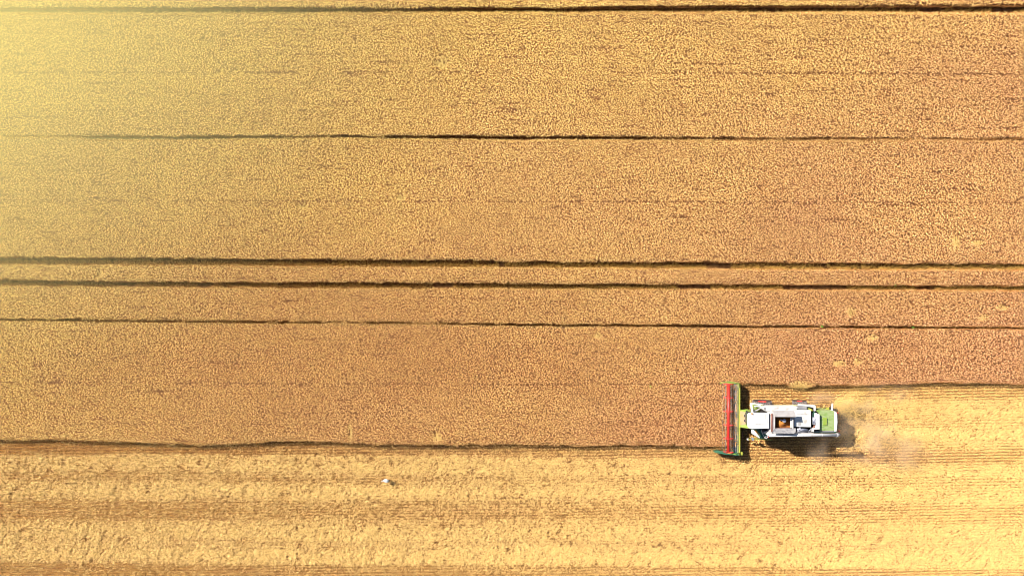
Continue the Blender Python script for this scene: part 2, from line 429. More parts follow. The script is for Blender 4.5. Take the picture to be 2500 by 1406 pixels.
class MB:
    def __init__(s): s.bm = bmesh.new()
    def prism(s, pts, z0, z1, bevel=0.0, top=None):
        """pts: world (x,y) outline; top: optional list of z for each top corner"""
        b = bmesh.new()
        area = sum(pts[i][0] * pts[(i + 1) % len(pts)][1] - pts[(i + 1) % len(pts)][0] * pts[i][1] for i in range(len(pts)))
        if area < 0:
            pts = pts[::-1]; top = top[::-1] if top else None
        lo = [b.verts.new((x, y, z0)) for x, y in pts]
        hi = [b.verts.new((x, y, (top[i] if top else z1))) for i, (x, y) in enumerate(pts)]
        b.faces.new(hi); b.faces.new(lo[::-1]); n = len(pts)
        for i in range(n): b.faces.new((lo[i], lo[(i + 1) % n], hi[(i + 1) % n], hi[i]))
        if bevel > 0:
            bmesh.ops.bevel(b, geom=list(b.edges), offset=bevel, segments=2, affect='EDGES', profile=0.6)
        s._add(b); return s
    def _add(s, b):
        me = bpy.data.meshes.new("tmp"); b.to_mesh(me); b.free(); s.bm.from_mesh(me); bpy.data.meshes.remove(me)
    def box(s, x0, x1, y0, y1, z0, z1, bevel=0.0):
        return s.prism([(min(x0, x1), min(y0, y1)), (max(x0, x1), min(y0, y1)), (max(x0, x1), max(y0, y1)), (min(x0, x1), max(y0, y1))], z0, z1, bevel)
    def zbox(s, a, b_, c, d, z0, z1, bevel=0.0):
        p = ZW(a, b_, z1); q = ZW(c, d, z1); return s.box(p[0], q[0], p[1], q[1], z0, z1, bevel)
    def zprism(s, pts, z0, z1, bevel=0.0, top=None):
        P = [ZW(a, b_, (top[i] if top else z1)) for i, (a, b_) in enumerate(pts)]
        return s.prism(P, z0, z1, bevel, top)
    def quad(s, P, th=0.03):
        """a sheet of four 3-D corners with a thickness"""
        P = [Vector(p) for p in P]; n = (P[1] - P[0]).cross(P[2] - P[0]).normalized() * th * 0.5
        b = bmesh.new(); u = [b.verts.new(p + n) for p in P]; l = [b.verts.new(p - n) for p in P]
        b.faces.new(u); b.faces.new(l[::-1]); k = len(P)
        for i in range(k): b.faces.new((l[i], l[(i + 1) % k], u[(i + 1) % k], u[i]))
        s._add(b); return s
    def tube(s, pts, r, seg=14, caps=True, r2=None):
        pts = [Vector(p) for p in pts]; b = bmesh.new(); rings = []
        for i, p in enumerate(pts):
            d = (pts[min(i + 1, len(pts) - 1)] - pts[max(i - 1, 0)]).normalized()
            a = d.orthogonal().normalized() if abs(d.z) > 0.9 else d.cross(Vector((0, 0, 1))).normalized()
            c = d.cross(a).normalized(); rr = r if not r2 else r + (r2 - r) * i / (len(pts) - 1)
            rings.append([b.verts.new(p + (a * math.cos(t) + c * math.sin(t)) * rr) for t in [2 * math.pi * k / seg for k in range(seg)]])
        for i in range(len(rings) - 1):
            for k in range(seg): b.faces.new((rings[i][k], rings[i][(k + 1) % seg], rings[i + 1][(k + 1) % seg], rings[i + 1][k]))
        if caps: b.faces.new(rings[0][::-1]); b.faces.new(rings[-1])
        for f in b.faces: f.smooth = len(f.verts) == 4
        s._add(b); return s
    def lathe_y(s, prof, c, seg=40):
        """prof: (radius, y offset) closed profile, turned round a horizontal axis along Y through c"""
        b = bmesh.new(); rings = []
        for k in range(seg):
            t = 2 * math.pi * k / seg
            rings.append([b.verts.new((c[0] + r * math.cos(t), c[1] + y, c[2] + r * math.sin(t))) for r, y in prof])
        m = len(prof)
        for k in range(seg):
            for j in range(m - 1):
                b.faces.new((rings[k][j], rings[(k + 1) % seg][j], rings[(k + 1) % seg][j + 1], rings[k][j + 1]))
        bmesh.ops.remove_doubles(b, verts=b.verts, dist=1e-5)
        bmesh.ops.recalc_face_normals(b, faces=b.faces)
        s._add(b); return s
    def build(s, name, mat, parent=None, smooth=False, label=None):
        me = bpy.data.meshes.new(name)
        bmesh.ops.recalc_face_normals(s.bm, faces=s.bm.faces)
        s.bm.to_mesh(me); s.bm.free()
        # put the part's own origin at its middle
        vs = [v.co for v in me.vertices]
        c = sum(vs, Vector()) / len(vs)
        me.transform(Matrix.Translation(-c))
        o = bpy.data.objects.new(name, me); COL.objects.link(o); me.materials.append(mat)
        p = parent; off = Vector()
        while p is not None: off += p.location; p = p.parent
        o.location = c - off; o.parent = parent
        if smooth:
            for f in me.polygons: f.use_smooth = True
        if label: o['label'] = label
        return o

# ------------------------------------------------------------------ the combine harvester (drives towards -X)
rx, ry = W(1925, 1018, 0)
CH = empty("combine_harvester", (rx, ry, 0))
tag(CH, "white and lime-green combine harvester with a red reel cutting the standing wheat", "combine harvester")
YC = -12.28                              # centre line of the machine

# --- wheels
def wheel(name_x, yout, r, wd, sgn, rimr, label=None):
    """sgn +1: outer face towards +Y"""
    yc = yout - sgn * wd / 2
    c = (name_x, yc, r)
    w_ = empty("wheel", Vector((name_x, yc, r)) - CH.location); w_.parent = CH
    ty = MB(); h = wd / 2
    ty.lathe_y([(rimr, -h * .80), (r * .80, -h * .98), (r * .93, -h), (r * .965, -h * .90), (r * .975, 0), (r * .965, h * .90), (r * .93, h), (r * .80, h * .98), (rimr, h * .80)], c)
    ty.build("tyre", M['rubber'], w_, True)
    lg = MB(); nl = 24
    for k in range(nl):
        for side in (-1, 1):
            t0 = 2 * math.pi * (k + (0.5 if side > 0 else 0)) / nl; t1 = t0 + 0.20
            P = []
            for (tt, yy, rr) in ((t0, side * h * 0.98, r * .955), (t0 + .09, side * h * 0.98, r * .955), (t1 + .09, side * h * .04, r * .975), (t1, side * h * .04, r * .975)):
                P.append((c[0] + rr * math.cos(tt) * 1.018, c[1] + yy, c[2] + rr * math.sin(tt) * 1.018))
            lg.quad(P, 0.045)
    lg.build("tread", M['tread'], w_)
    rm = MB()
    o = sgn
    rm.lathe_y([(0.001, o * h * .30), (rimr * .34, o * h * .34), (rimr * .40, o * h * .18), (rimr * .86, o * h * .30), (rimr * .92, o * h * .78), (rimr * 1.01, o * h * .84), (rimr * 1.01, -o * h * .7), (rimr * .9, -o * h * .6), (0.001, -o * h * .5)], c, 32)
    rm.build("rim", M['red'], w_, False)
    hb = MB(); hb.tube([(c[0], c[1] + o * h * .30, c[2]), (c[0], c[1] + o * h * .46, c[2])], rimr * .26, 12, r2=rimr * .2); hb.build("hub", M['red'], w_)
FX = 24.10; BX = 27.80
wheel(FX, -10.86, 0.90, 0.66, +1, 0.40)
wheel(FX, -13.80, 0.90, 0.66, -1, 0.40)
wheel(BX, -10.90, 0.67, 0.46, +1, 0.26)
wheel(BX, -13.78, 0.67, 0.46, -1, 0.26)
ax = MB(); ax.tube([(FX, -11.0, .90), (FX, -13.6, .90)], 0.16); ax.box(FX - .25, FX + .25, -11.6, -13.1, .7, 1.15, .04); ax.build("axle", M['dark'], CH)
ax = MB(); ax.tube([(BX, -11.0, .67), (BX, -13.7, .67)], 0.10); ax.build("axle", M['dark'], CH)

# --- body
ch = MB(); ch.box(23.5, 28.75, -11.35, -13.45, 0.85, 2.62, 0.04); ch.box(28.75, 30.3, -11.75, -13.3, 0.9, 2.5, 0.03); ch.build("chassis", M['dark'], CH)

def side_panel():
    """upper side: white cladding leaning in towards the top"""
    b = MB()
    xa, yt = ZW(745, 545, 2.75); xb = ZW(1205, 545, 2.75)[0]; xc = ZW(1475, 545, 2.6)[0]
    ysill = -11.26; ytop = ZW(0, 538, 2.75)[1] - .06
    b.quad([(xa - .9, ysill, 1.15), (xb + .05, ysill, 1.15), (xb + .05, ytop, 2.75), (xa - .25, ytop, 2.75)], .05)
    b.quad([(xb + .06, ysill, 1.15), (xc, ysill, 1.25), (xc, ytop + .01, 2.55), (xb + .06, ytop, 2.72)], .05)
    b.build("side_cladding", M['white'], CH)
    s = MB(); s.quad([(xa - .9, ysill + .03, 1.00), (xc, ysill + .03, 1.00), (xc, ysill + .03, 1.14), (xa - .9, ysill + .03, 1.14)], .05)
    s.build("trim_stripe", M['yellow'], CH)
    # far side
    f = MB(); f.quad([(24.2, -13.55, 1.15), (30.1, -13.55, 1.15), (30.1, -13.42, 2.8), (24.2, -13.42, 2.8)], .05)
    f.build("side_cladding", M['white'], CH)
side_panel()

# top shoulder panels (white), z about 2.9-3.1
b = MB(); b.zprism([(730, 552), (800, 538), (1195, 535), (1215, 548), (1212, 580), (1160, 576), (1160, 598), (850, 600), (820, 640), (740, 600), (715, 575)], 2.2, 2.95, 0.03)
b.build("shoulder_panel", M['white'], CH)
b = MB(); b.zprism([(1240, 508), (1470, 520), (1474, 556), (1430, 552), (1350, 534), (1240, 530)], 2.4, 2.80, 0.02)
b.build("rear_shoulder_panel", M['white'], CH)
b = MB(); b.zbox(732, 556, 757, 586, 2.9, 3.02, .015); b.build("vent", M['grey'], CH)

# --- cab
cz = 3.62
b = MB(); b.zprism([(520, 632), (560, 628), (812, 630), (814, 860), (560, 860), (520, 855), (506, 835), (502, 745), (506, 655)], 3.36, cz, 0.09)
cr = b.build("cab_roof", M['white'], CH, True)
cr.modifiers.new("wn", 'WEIGHTED_NORMAL')
b = MB(); p = ZW(545, 650, 3.36); q = ZW(800, 842, 3.36)
b.prism([(p[0], p[1] - .18), (p[0] + .12, p[1]), (q[0], p[1]), (q[0], q[1]), (p[0] + .12, q[1]), (p[0], q[1] + .18)], 1.75, 3.37, .03)
b.build("cab_glass", M['glass'], CH)
for (xx, yy) in ((p[0] + .14, p[1] + .01), (q[0] - .05, p[1] + .01), (p[0] + .14, q[1] - .01), (q[0] - .05, q[1] - .01)):
    b = MB(); b.box(xx - .04, xx + .04, yy - .04, yy + .04, 1.72, 3.38); b.build("cab_pillar", M['dark'], CH)
b = MB(); b.zbox(600, 700, 780, 790, 3.6, 3.645, .01); b.build("roof_hatch", M['white'], CH)
for zy in (690, 790):
    b = MB(); x, y = ZW(505, zy, 3.4); b.box(x - .06, x + .02, y - .09, y + .09, 3.37, 3.47, .015); b.build("headlight", M['grey'], CH)

# --- deck beside the cab
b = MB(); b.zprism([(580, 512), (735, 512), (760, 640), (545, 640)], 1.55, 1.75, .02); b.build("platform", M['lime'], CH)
b = MB(); b.zprism([(545, 850), (800, 850), (790, 985), (680, 1000), (640, 985)], 1.62, 1.80, .02); b.build("platform", M['dgreen'], CH, label="green platform beside the cab, its shade painted in as dark green")  # shade beside the cab is put into the deck colour
# front white fender wrapping the upper platform
b = MB()
x0, y0 = ZW(568, 510, 1.8); x1, y1 = ZW(545, 632, 2.6)
b.quad([(x0, y0, 1.15), (x0 + .18, y0, 1.15), (x1 + .22, y1, 2.7), (x1, y1, 2.7)], .05)
b.quad([(x0, y0 + .02, 1.15), (x0 + 1.1, y0 + .02, 1.15), (x0 + 1.1, y0, 1.75), (x0 + .1, y0, 1.8)], .05)
b.build("fender", M['white'], CH)
# hoses and clutter on the upper platform
b = MB()
def zp(a, b_, z): x, y = ZW(a, b_, z); return (x, y, z)
b.tube([zp(575, 615, 1.9), zp(640, 590, 2.1), zp(690, 560, 2.25), zp(722, 540, 2.3)], .07, 10)
b.tube([zp(560, 620, 1.9), zp(600, 560, 2.0), zp(640, 520, 1.9)], .035, 8)
b.tube([zp(585, 625, 1.95), zp(700, 622, 1.95), zp(790, 628, 2.3)], .05, 8)
b.build("hoses", M['grey'], CH)
b = MB(); b.zprism([(640, 600), (660, 575), (715, 580), (715, 612), (680, 612)], 1.78, 1.95, .01); b.build("bracket", M['yellow'], CH)
b = MB(); b.zprism([(630, 530), (690, 520), (715, 545), (660, 560)], 1.8, 2.1, .03); b.build("toolbox", M['white'], CH)
b = MB(); b.zprism([(560, 618), (800, 618), (815, 632), (550, 632)], 1.9, 2.2, .02); b.build("cab_sill", M['grey'], CH)

# lower platform: steps, rails, mirror, ladder
b = MB(); b.zprism([(562, 880), (590, 872), (640, 930), (680, 985), (668, 992), (600, 950), (565, 930)], 1.80, 2.05, .02); b.build("step_box", M['white'], CH)
b = MB()
b.tube([zp(602, 868, 2.2), zp(668, 960, 2.2)], .035, 8); b.tube([zp(618, 868, 2.5), zp(682, 955, 2.4)], .025, 8)
b.tube([zp(602, 868, 2.2), zp(602, 868, 1.8)], .02, 6); b.tube([zp(668, 960, 2.2), zp(668, 960, 1.8)], .02, 6)
b.build("handrail", M['yellow'], CH)
b = MB(); b.tube([zp(612, 888, 2.25), zp(665, 935, 2.25)], .05, 8); b.build("warning_lamp", M['amber'], CH)
b = MB(); b.zprism([(700, 870), (790, 872), (780, 950), (735, 930)], 1.8, 2.3, .02); b.build("battery_box", M['grey'], CH)
b = MB(); b.tube([zp(760, 958, 2.35), zp(788, 964, 2.35), zp(772, 998, 2.35), zp(742, 985, 2.35), zp(760, 958, 2.35)], .035, 8)
b.tube([zp(735, 975, 2.35), zp(700, 900, 2.5), zp(690, 860, 3.0)], .02, 6); b.build("mirror_frame", M['white'], CH)
b = MB(); b.zprism([(763, 966), (782, 970), (770, 991), (750, 982)], 2.31, 2.34, .004); b.build("mirror", M['glass'], CH)
b = MB(); b.tube([zp(797, 975, 2.9), zp(797, 975, 2.95)], .05, 12); b.tube([zp(797, 975, 2.95), zp(797, 975, 3.07)], .045, 12); b.build("tail_light", M['red'], CH)
# folded access ladder carried out to the side
lad = MB()
for dz in (0, .12):
    lad.tube([zp(500, 1012 - dz * 90, .95 + dz), zp(650, 1008 - dz * 90, 1.45 + dz), zp(852, 1019 - dz * 40, 1.75)], .028, 8)
for k in range(6):
    a = 520 + k * 40
    lad.tube([zp(a, 998, 1.02 + k * .12), zp(a + 4, 1020, 1.02 + k * .12)], .018, 6)
lad.tube([zp(640, 960, 1.72), zp(650, 1008, 1.5)], .03, 6)
lad.build("ladder", M['yellow'], CH)
b = MB(); b.zprism([(562, 985), (596, 990), (592, 1028), (560, 1020)], 1.05, 1.35, .02); b.build("side_lamp", M['steel'], CH)
b = MB(); b.zprism([(495, 1000), (520, 996), (520, 1024), (495, 1020)], .85, 1.05, .02); b.build("side_reflector", M['white'], CH)

# --- grain tank with raised flaps
tx0, ty0 = ZW(895, 683, 3.35); tx1, ty1 = ZW(1150, 852, 3.35)
tw = MB(); th_ = .05
tw.box(tx0 - th_, tx0, ty0 + th_, ty1 - th_, 2.3, 3.40); tw.box(tx1, tx1 + th_, ty0 + th_, ty1 - th_, 2.3, 3.38)
tw.box(tx0, tx1, ty0, ty0 + th_, 2.3, 3.38); tw.box(tx0, tx1, ty1 - th_, ty1, 2.3, 3.38)
GT = tw.build("grain_tank", M['tankin'], CH)
# grain heap
b = bmesh.new(); nx, ny = 22, 18; vv = []
for i in range(nx + 1):
    for j in range(ny + 1):
        x = tx0 + (tx1 - tx0) * i / nx; y = ty0 + (ty1 - ty0) * j / ny
        u = i / nx; v = j / ny
        z = 2.78 + .38 * math.exp(-((u - .48) ** 2 / .07 + (v - .62) ** 2 / .10)) - .45 * max(0, .26 - u) / .26 - .18 * max(0, .25 - v) + .02 * random.random()
        vv.append(b.verts.new((x, y, z)))
for i in range(nx):
    for j in range(ny):
        b.faces.new((vv[i * (ny + 1) + j], vv[(i + 1) * (ny + 1) + j], vv[(i + 1) * (ny + 1) + j + 1], vv[i * (ny + 1) + j + 1]))
g = MB(); g._add(b); g.build("grain_heap", M['grain'], CH, True)
b = MB(); b.tube([zp(1018, 752, 2.6), zp(1020, 742, 3.25)], .11, 12); b.tube([zp(1018, 738, 3.22), zp(1024, 742, 3.34)], .17, 10); b.tube([zp(1018, 745, 3.2), zp(960, 725, 3.15)], .06, 8)
b.build("filling_auger", M['steel'], CH)
b = MB(); b.zbox(1113, 705, 1135, 845, 3.18, 3.30, .02); b.build("tank_crossbar", M['white'], CH)
# front tank cover and folding flaps
b = MB(); b.zprism([(815, 660), (858, 605), (900, 640), (893, 686), (893, 850), (850, 912), (800, 965), (815, 880)], 3.0, 3.46, .02); b.build("tank_front_cover", M['dusty'], CH)
b = MB(); b.quad([zp(835, 640, 3.50), zp(855, 640, 3.56), zp(855, 900, 3.56), zp(835, 900, 3.50)], .03)
b.tube([zp(842, 640, 3.56), zp(842, 900, 3.56)], .03, 8); b.build("tank_hinge", M['tankin'], CH)
b = MB(); b.quad([zp(858, 598, 4.06), zp(1162, 592, 4.06), zp(1195, 688, 3.92), zp(893, 686, 3.90)], .035)
b.build("tank_flap", M['dusty'], CH, label="raised tank flap on the sunny side")
b = MB(); b.quad([zp(893, 686, 3.90), zp(1150, 687, 3.90), zp(1150, 687, 3.42), zp(893, 686, 3.42)], .03); b.build("flap_support", M['tankin'], CH)
b = MB(); b.quad([zp(893, 852, 3.62), zp(1188, 850, 3.66), zp(1184, 905, 4.0), zp(1160, 928, 4.08), zp(850, 918, 4.06)], .035)
b.build("tank_flap", M['grey'], CH, label="raised grey tank flap beside the unloading tube")
b = MB(); b.quad([zp(1140, 700, 3.40), zp(1152, 690, 3.50), zp(1152, 850, 3.50), zp(1140, 848, 3.40)], .03); b.build("tank_rear_flap", M['white'], CH)

b = MB(); x, y = ZW(735, 605, 2.97); b.box(x, x + 2.7, y, y + .02, 2.94, 2.965); b.build("panel_seam", M['dark'], CH)
for zx in (880, 1040):
    b = MB(); b.zbox(zx, 556, zx + 60, 574, 2.9, 2.975, .008); b.build("hatch", M['dusty'], CH)
b = MB(); b.tube([zp(560, 640, 3.62), zp(560, 640, 3.74)], .07, 10); b.build("beacon", M['amber'], CH)
b = MB()
for k in range(5): b.zbox(1215 + k * 9, 770, 1219 + k * 9, 815, 3.06, 3.092)
b.build("hood_vent", M['grey'], CH)
# --- engine hood and engine bay
b = MB(); b.zprism([(1168, 596), (1188, 592), (1408, 594), (1408, 835), (1165, 828)], 2.5, 3.08, .04); b.build("engine_hood", M['white'], CH)
b = MB(); x, y = ZW(1200, 640, 3.08); x2 = ZW(1400, 640, 3.08)[0]
for dy in (0, .035): b.box(x, x2, y - dy - .012, y - dy, 3.07, 3.095)
b.build("hood_seam", M['dusty'], CH)
b = MB(); b.zbox(1190, 840, 1450, 912, 2.1, 2.62, .02); b.zbox(1405, 560, 1485, 905, 2.1, 2.62, .02); b.build("engine_deck", M['dark'], CH)
b = MB(); b.tube([zp(1452, 690, 2.88), zp(1452, 795, 2.88)], .19, 18); b.build("muffler", M['steel'], CH)
b = MB()
for zy in (722, 745, 768): b.tube([zp(1452, zy, 2.88), zp(1452, zy + 4, 2.88)], .205, 18)
b.build("muffler_band", M['grey'], CH)
b = MB(); b.tube([zp(1455, 800, 2.88), zp(1450, 830, 2.85), zp(1425, 845, 2.8), zp(1415, 875, 2.75)], .07, 10); b.build("exhaust_pipe", M['tankin'], CH)
b = MB(); b.tube([zp(1198, 868, 2.95), zp(1350, 872, 2.95)], .13, 14); b.tube([zp(1200, 892, 2.88), zp(1340, 896, 2.88)], .09, 12); b.build("air_cleaner", M['steel'], CH)
b = MB(); b.tube([zp(1355, 895, 2.8), zp(1378, 885, 2.9), zp(1400, 868, 2.85), zp(1408, 845, 2.8)], .045, 8); b.tube([zp(1358, 905, 2.75), zp(1408, 900, 2.75)], .04, 8)
b.tube([zp(1375, 872, 2.8), zp(1412, 888, 2.8)], .035, 8); b.build("engine_pipes", M['steel'], CH)
b = MB(); b.tube([zp(1240, 845, 3.1), zp(1262, 845, 3.12)], .06, 10); b.tube([zp(1251, 848, 2.9), zp(1251, 846, 3.1)], .03, 8); b.build("air_intake", M['steel'], CH)
b = MB(); b.zprism([(1215, 540), (1240, 534), (1352, 540), (1355, 580), (1230, 582), (1212, 575)], 2.4, 2.85, .05); b.build("fuel_tank", M['grey'], CH)
b = MB(); b.zprism([(1360, 556), (1400, 568), (1428, 585), (1428, 605), (1395, 600), (1365, 575)], 2.3, 2.70, .02); b.build("pipe_guard", M['yellow'], CH)
b = MB(); b.zprism([(1448, 548), (1474, 552), (1474, 602), (1450, 606)], 2.2, 2.85, .02); b.build("lamp_box", M['white'], CH)
b = MB(); b.zprism([(1435, 560), (1448, 552), (1448, 606), (1437, 605)], 2.1, 2.75, .01); b.build("radiator_grille", M['dark'], CH)
b = MB(); b.zprism([(1420, 632), (1455, 615), (1470, 650), (1465, 690), (1420, 690)], 2.4, 2.68, .02); b.build("fan_shroud", M['dgreen'], CH)
# white cross member
b = MB(); b.zprism([(1484, 655), (1500, 640), (1530, 652), (1530, 866), (1447, 868), (1445, 905), (1437, 905), (1437, 855), (1482, 852)], 2.5, 3.18, .02); b.build("cross_member", M['white'], CH)

# --- green rear hood with white end
zt = [2.86, 2.90, 2.90, 2.72, 2.70, 2.70, 2.86]
b = MB(); b.zprism([(1530, 640), (1480, 600), (1520, 592), (1735, 606), (1742, 660), (1742, 886), (1530, 886)], 1.3, 2.9, .03, top=[2.9, 2.88, 2.86, 2.74, 2.74, 2.74, 2.9]); b.build("rear_hood", M['hood'], CH)
b = MB(); b.zprism([(1580, 702), (1635, 702), (1635, 806), (1580, 806)], 2.80, 2.895, .01); b.build("hood_grille", M['lime'], CH)
b = MB(); b.zprism([(1742, 612), (1768, 612), (1782, 640), (1784, 760), (1774, 896), (1742, 896)], 1.5, 2.78, .04); b.build("rear_panel", M['white'], CH)
b = MB(); b.zprism([(1452, 872), (1770, 888), (1770, 915), (1452, 912)], 1.6, 2.55, .02); b.build("rear_shade_panel", M['dgreen'], CH)  # shaded gap beside the tube, painted as a dark green piece
b = MB(); x, y = ZW(1783, 632, 2.6); b.box(x, x + .09, y - .06, y + .06, 2.45, 2.62, .02); b.build("tail_light", M['red'], CH)
x, y = ZW(1777, 880, 2.0); b = MB(); b.box(x, x + .09, y - .06, y + .06, 2.2, 2.4, .02); b.build("tail_light", M['red'], CH)
# straw chopper and spreader under the tail
b = MB(); b.box(30.2, 31.15, -11.55, -13.35, .75, 1.45, .05); b.tube([(30.9, -11.5, .8), (30.9, -13.4, .8)], .28, 14); b.build("straw_chopper", M['dark'], CH)
# brackets on the sunny rear side
b = MB()
b.tube([zp(1560, 598, 1.9), zp(1572, 556, 1.9), zp(1655, 553, 1.9)], .028, 8)
b.quad([zp(1605, 588, 1.95), zp(1628, 560, 1.95), zp(1665, 553, 1.95), zp(1662, 592, 1.95)], .05); b.build("side_bracket", M['yellow'], CH)
b = MB(); b.quad([zp(1690, 596, 2.3), zp(1702, 494, 2.1), zp(1722, 496, 2.1), zp(1716, 600, 2.3)], .05); b.build("marker_board", M['white'], CH)

# --- unloading tube
b = MB(); b.tube([zp(812, 948, 3.50), zp(1770, 946, 3.60)], .155, 24); ut = b.build("unloading_tube", M['white'], CH)
b = MB(); b.tube([zp(1766, 946, 3.60), zp(1790, 944, 3.58), zp(1818, 938, 3.44)], .225, 6, r2=.13); b.build("spout", M['grey'], ut)
for a in (1000, 1285, 1560): b = MB(); b.tube([zp(a, 947, 3.50 + (a - 812) * 1.04e-4), zp(a + 5, 947, 3.50 + (a - 812) * 1.04e-4)], .168, 24); b.build("tube_flange", M['dusty'], ut)
b = MB(); b.zprism([(800, 905), (850, 915), (1000, 925), (1015, 968), (810, 970), (795, 955)], 2.2, 3.34, .04); b.build("tube_turret", M['white'], CH)
b = MB(); p_ = ZW(1000, 930, 3.1); q_ = ZW(1450, 930, 3.1); b.box(p_[0], q_[0], p_[1] + .06, p_[1], 1.2, 3.22, .01); b.build("engine_side_panel", M['dusty'], CH)

# ------------------------------------------------------------------ header
hx_back = ZW(375, 700, 1.2)[0]
yt = ZW(225, 198, .7)[1]; yb = ZW(225, 1222, .7)[1]
b = MB(); b.box(ZW(358, 0, .95)[0], ZW(384, 0, .95)[0], yt, yb, .30, .95, .02); b.build("header_back_sheet", M['sheet'], CH)
b = MB(); b.box(ZW(380, 0, 1.2)[0], ZW(395, 0, 1.2)[0], yt, yb, 1.02, 1.2, .02); b.build("header_beam", M['yellow'], CH)
b = MB(); b.prism([(ZW(300, 0, .2)[0], yt), (ZW(372, 0, .2)[0], yt), (ZW(372, 0, .2)[0], yb), (ZW(300, 0, .2)[0], yb)], .12, .22); b.build("header_floor", M['dark'], CH)
b = MB(); xk = ZW(296, 0, .15)[0]
b.box(xk - .05, xk + .06, yt, yb, .10, .18)
for k in range(90):
    yy = yt + (yb - yt) * (k + .5) / 90
    b.prism([(xk - .05, yy - .028), (xk - .14, yy), (xk - .05, yy + .028)], .12, .15)
b.build("cutter_bar", M['dark'], CH)
# intake auger with flights
ax_, az_ = ZW(326, 0, .62)[0], .62
b = MB(); b.tube([(ax_, yt - .05, az_), (ax_, yb + .05, az_)], .165, 22)
au = b.build("intake_auger", M['steel'], CH)
ymid = (yt + yb) / 2
for side in (-1, 1):
    b = MB()
    half = abs(yt - yb) / 2 - .55; turns = 5.5; n = int(turns * 22); prev = None
    for k in range(n + 1):
        t = 2 * math.pi * turns * k / n; yy = ymid + side * (.55 + half * k / n)
        cur = ((ax_ + .16 * math.cos(t * side), yy, az_ + .16 * math.sin(t * side)), (ax_ + .285 * math.cos(t * side), yy, az_ + .285 * math.sin(t * side)))
        if prev: b.quad([prev[0], prev[1], cur[1], cur[0]], .008)
        prev = cur
    b.build("auger_flight", M['steel'], au)
# side dividers
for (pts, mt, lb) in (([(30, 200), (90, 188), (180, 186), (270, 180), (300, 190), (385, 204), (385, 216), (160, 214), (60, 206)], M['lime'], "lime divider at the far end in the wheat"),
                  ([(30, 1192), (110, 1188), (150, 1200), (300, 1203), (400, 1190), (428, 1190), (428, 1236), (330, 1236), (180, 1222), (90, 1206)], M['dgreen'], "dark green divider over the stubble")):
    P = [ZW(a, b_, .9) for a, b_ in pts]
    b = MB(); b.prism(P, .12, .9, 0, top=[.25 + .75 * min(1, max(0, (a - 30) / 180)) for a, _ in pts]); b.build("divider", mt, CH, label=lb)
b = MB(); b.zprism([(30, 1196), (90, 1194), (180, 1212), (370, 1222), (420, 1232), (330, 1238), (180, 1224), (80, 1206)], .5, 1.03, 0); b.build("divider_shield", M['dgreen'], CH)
b = MB(); b.zprism([(385, 1188), (428, 1188), (428, 1234), (390, 1232)], .95, 1.12, .01); b.build("end_cap", M['yellow'], CH)
# reel
rx_, rz_ = ZW(225, 0, 1.35)[0], 1.35
ry0 = ZW(0, 212, 1.35)[1]; ry1 = ZW(0, 1196, 1.35)[1]; RR = .50
RL = empty("reel", Vector((rx_, (ry0 + ry1) / 2, rz_)) - CH.location); RL.parent = CH
b = MB(); b.tube([(rx_, ry0, rz_), (rx_, ry1, rz_)], .125, 16)
b.build("reel_tube", M['red'], RL, True)
ph = R(18)
for zy in (218, 412, 607, 802, 993, 1188):
    yy = ZW(0, zy, 1.35)[1]; b = MB(); pts = []
    for k in range(6):
        t = ph + k * math.pi / 3
        e = (rx_ + RR * math.cos(t), yy, rz_ + RR * math.sin(t)); pts.append(e)
        b.tube([(rx_ + .1 * math.cos(t), yy, rz_ + .1 * math.sin(t)), e], .028, 6)
    for k in range(6): b.tube([pts[k], pts[(k + 1) % 6]], .020, 6)
    b.build("reel_spider", M['red'], RL)
for k in range(6):
    t = ph + k * math.pi / 3; bx_, bz_ = rx_ + RR * math.cos(t), rz_ + RR * math.sin(t)
    b = MB(); b.tube([(bx_, ry0, bz_), (bx_, ry1, bz_)], .012, 6)
    bar = b.build("tine_bar", M['grey'], RL)
    b = MB(); n = 46
    for j in range(n):
        yy = ry0 + (ry1 - ry0) * (j + .5) / n
        b.tube([(bx_, yy, bz_), (bx_ - .03, yy, bz_ - .15), (bx_ + .03, yy, bz_ - .28)], .006, 4)
    b.build("tines", M['steel'], bar)
for yy in (ry0 + .07, ry1 - .07):
    b = MB(); b.tube([(hx_back, yy, 1.25), (rx_ + .5, yy, 1.75), (rx_ - .1, yy, 1.42)], .04, 8); b.build("reel_arm", M['lime'], CH)
b = MB(); b.tube([zp(428, 900, .8), zp(408, 1170, .6)], .03, 8); b.build("drive_shaft", M['tankin'], CH)
b = MB(); b.tube([zp(412, 500, .8), zp(430, 590, .8)], .03, 8); b.build("hydraulic_hose", M['tankin'], CH)

# --- feeder house
b = MB(); xa, ya = ZW(385, 590, 1.15); xb_, yb2 = ZW(575, 850, 1.95)
b.prism([(xa, ya), (xb_, ya), (xb_, yb2), (xa, yb2)], .45, 1.5, .02, top=[1.15, 1.95, 1.95, 1.15]); b.build("feeder_house", M['lime'], CH)
def slope_z(x): return 1.15 + .8 * (x - xa) / (xb_ - xa)
b = MB()
P = [(xa + .02, ya - .06), (xa + .52, ya - .12), (xa + .62, ya - .75), (xa + .50, ya - 1.20), (xa + .30, yb2 + .22), (xa + .02, yb2 + .16)]
b.quad([(x, y, slope_z(x) + .022) for x, y in P], .02); b.build("feeder_cover", M['tan'], CH)
for zy in (672, 740):
    x, y = ZW(460, zy, 1.5); z = slope_z(x) + .075
    b = MB(); b.quad([(x - .07, y + .11, z - .045), (x + .07, y + .11, z + .05), (x + .07, y - .11, z + .05), (x - .07, y - .11, z - .045)], .03)
    b.build("inspection_slot", M['dark'], CH)
